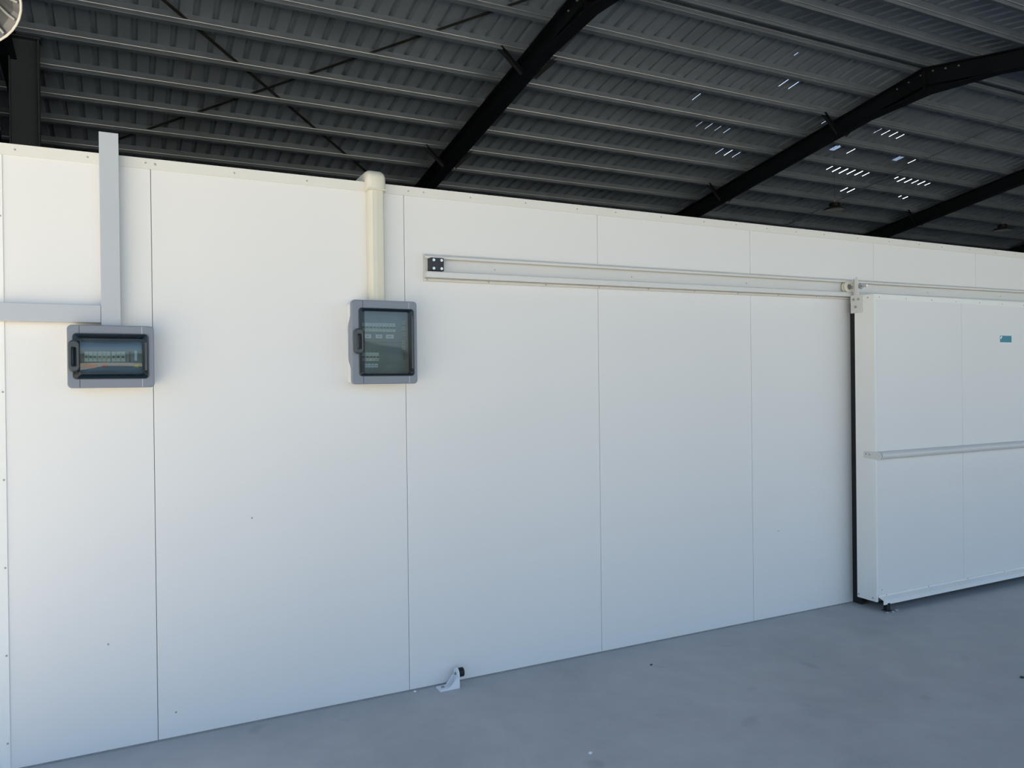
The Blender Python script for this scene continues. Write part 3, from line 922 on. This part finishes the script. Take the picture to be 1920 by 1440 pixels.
# ------------------------------------------------------------------ lamps
def highbay(loc, label, anchor_z, rad):
    L = thing('high_bay_lamp', label, 'lamp', loc, 'round high bay lamps')
    x, y, z = loc
    MB().lathe(loc, (0, 0, 1), [(rad * .97, 0.0), (rad, 0.006), (rad, 0.018), (rad * .86, 0.038), (rad * .50, 0.060), (rad * .48, 0.062)], 36).build('shade', 'black', L, smooth=True)
    MB().lathe(loc, (0, 0, 1), [(0.001, 0.004), (rad * .955, 0.004), (rad * .955, 0.010), (0.001, 0.010)], 36).build('lens', 'lens', L)
    hs = MB().cyl((x, y, z + 0.055), (0, 0, 1), rad * .40, 0.075, 24)
    for k in range(14):
        a = 2 * math.pi * k / 14
        c, s_ = math.cos(a), math.sin(a)
        w = 0.003
        vs = []
        for rr in (rad * .38, rad * .50):
            for ww in (-w, w):
                for zz in (z + 0.055, z + 0.125):
                    vs.append((x + c * rr - s_ * ww, y + s_ * rr + c * ww, zz))
        hs.add(vs, [(0, 1, 3, 2), (4, 6, 7, 5), (0, 4, 5, 1), (2, 3, 7, 6), (0, 2, 6, 4), (1, 5, 7, 3)])
    hs.build('heat_sink', 'black', L)
    MB().tube([(x, y, z + 0.13), (x, y, z + 0.155), (x + 0.018, y, z + 0.172), (x, y, z + 0.19), (x - 0.018, y, z + 0.176), (x - 0.006, y, z + 0.16)], 0.005, 8).build('hook', 'bolt', L, smooth=True)
    MB().tube([(x + rad * .35, y, z + 0.10), (x + rad * .62, y, z + 0.15), (x + rad * .80, y, z + 0.13), (x + rad * .88, y, z + 0.07), (x + rad * .8, y, z + 0.03)], 0.007, 8).build('cable_loop', 'black', L, smooth=True)
    MB().tube([(x, y, z + 0.19), (x, y, anchor_z)], 0.002, 6).build('hanging_chain', 'strap', L)
    return L


PY = YR + 0.097 + PS * 3 + 0.06
highbay((11.457, 6.021, 4.66), 'black round high bay lamp hanging nearer, left of the far roof beam', zb(6.02) - 0.01 + 0.10, 0.185)
highbay((16.94, 6.29, 4.76), 'black round high bay lamp hanging farthest right, above the wall end', zb(6.29) + 0.10, 0.185)

# ribbed bell lamp at the upper left
bc = Vector((-0.82, 0.70, 3.52))
axis = (CAM - bc).normalized() * 0.75 + Vector((0.15, 0, -0.65))
axis.normalize()
BL = thing('bell_lamp', 'grey ribbed metal bell lamp with pale round rim in the upper left corner', 'lamp', bc)
bell = MB()
nr = 48
a_ = axis.orthogonal().normalized(); b_ = axis.cross(a_)
profl = [(0.07, -0.26), (0.12, -0.22), (0.19, -0.10), (0.235, -0.03), (0.262, 0.0)]
vs = []
for r, t in profl:
    for i in range(nr):
        p = 2 * math.pi * i / nr
        rr = r * (1 + (0.02 if i % 4 == 0 else -0.01))
        vs.append(bc + axis * t + (a_ * math.cos(p) + b_ * math.sin(p)) * rr)
bell.add(vs, [(j * nr + i, j * nr + (i + 1) % nr, (j + 1) * nr + (i + 1) % nr, (j + 1) * nr + i) for j in range(len(profl) - 1) for i in range(nr)])
bell.build('reflector', 'bell', BL)
MB().tube([bc + (a_ * math.cos(2 * math.pi * i / 40) + b_ * math.sin(2 * math.pi * i / 40)) * 0.264 for i in range(40)], 0.006, 8, True).build('rim', 'rim', BL, smooth=True)
fins = MB()
for k in range(16):
    p = 2 * math.pi * k / 16
    d_ = a_ * math.cos(p) + b_ * math.sin(p)
    fins.tube([bc + axis * -0.21 + d_ * 0.115, bc + axis * -0.10 + d_ * 0.178, bc + axis * -0.03 + d_ * 0.222, bc + axis * -0.004 + d_ * 0.250], 0.007, 6)
fins.build('ribs', 'rib', BL, smooth=True)
neck = bc + axis * -0.30
MB().cyl(bc + axis * -0.40, axis, 0.075, 0.15, 24).build('socket_housing', 'bell', BL, smooth=True)
MB().tube([bc + axis * -0.39, (neck.x, neck.y + 0.06, neck.z + 0.15), (neck.x, neck.y + 0.06, zb(neck.y + .06) + 0.08)], 0.008, 8).build('hanging_rod', 'strap', BL, smooth=True)

# ------------------------------------------------------------------ crumbs on the floor
def crumb(loc, s, label, material='crumb', name='concrete_crumb'):
    mb = MB()
    vs, fs = [], []
    rnd = random.Random(int(loc[0] * 1000))
    n = 7
    for j, (zz, rr) in enumerate(((0, .8), (.45, 1.0), (.8, .6))):
        for i in range(n):
            p = 2 * math.pi * i / n
            k = rr * s * rnd.uniform(.75, 1.2)
            vs.append((loc[0] + math.cos(p) * k * 1.3, loc[1] + math.sin(p) * k, loc[2] + zz * s))
    for j in range(2):
        for i in range(n):
            fs.append((j * n + i, j * n + (i + 1) % n, (j + 1) * n + (i + 1) % n, (j + 1) * n + i))
    fs += [tuple(range(n - 1, -1, -1)), tuple(range(2 * n, 3 * n))]
    return tag(mb.add(vs, fs).build(name, material), label, name.split('_')[1])


crumb((4.632, -0.288, 0), .013, 'largest pale concrete crumb, just right of the floor guide under the sliding door')
crumb((4.580, -0.300, 0), .011, 'pale concrete crumb directly in front of the floor guide under the sliding door')
crumb((4.532, -0.290, 0), .010, 'pale concrete crumb just left of the floor guide under the sliding door')
crumb((1.671, -1.018, 0), .008, 'white paint chip lying alone on the open floor near the bottom edge', 'card', 'paint_chip')
crumb((1.222, -0.022, 0), .007, 'white paint chip against the wall base, left of the door stop', 'card', 'paint_chip')
crumb((2.533, -0.303, 0), .007, 'dark speck of grit on the floor near the wall', 'strap', 'dark_grit')
crumb((4.155, -1.394, 0), .011, 'dark scrap of grit on the floor at the right edge', 'strap', 'dark_grit')
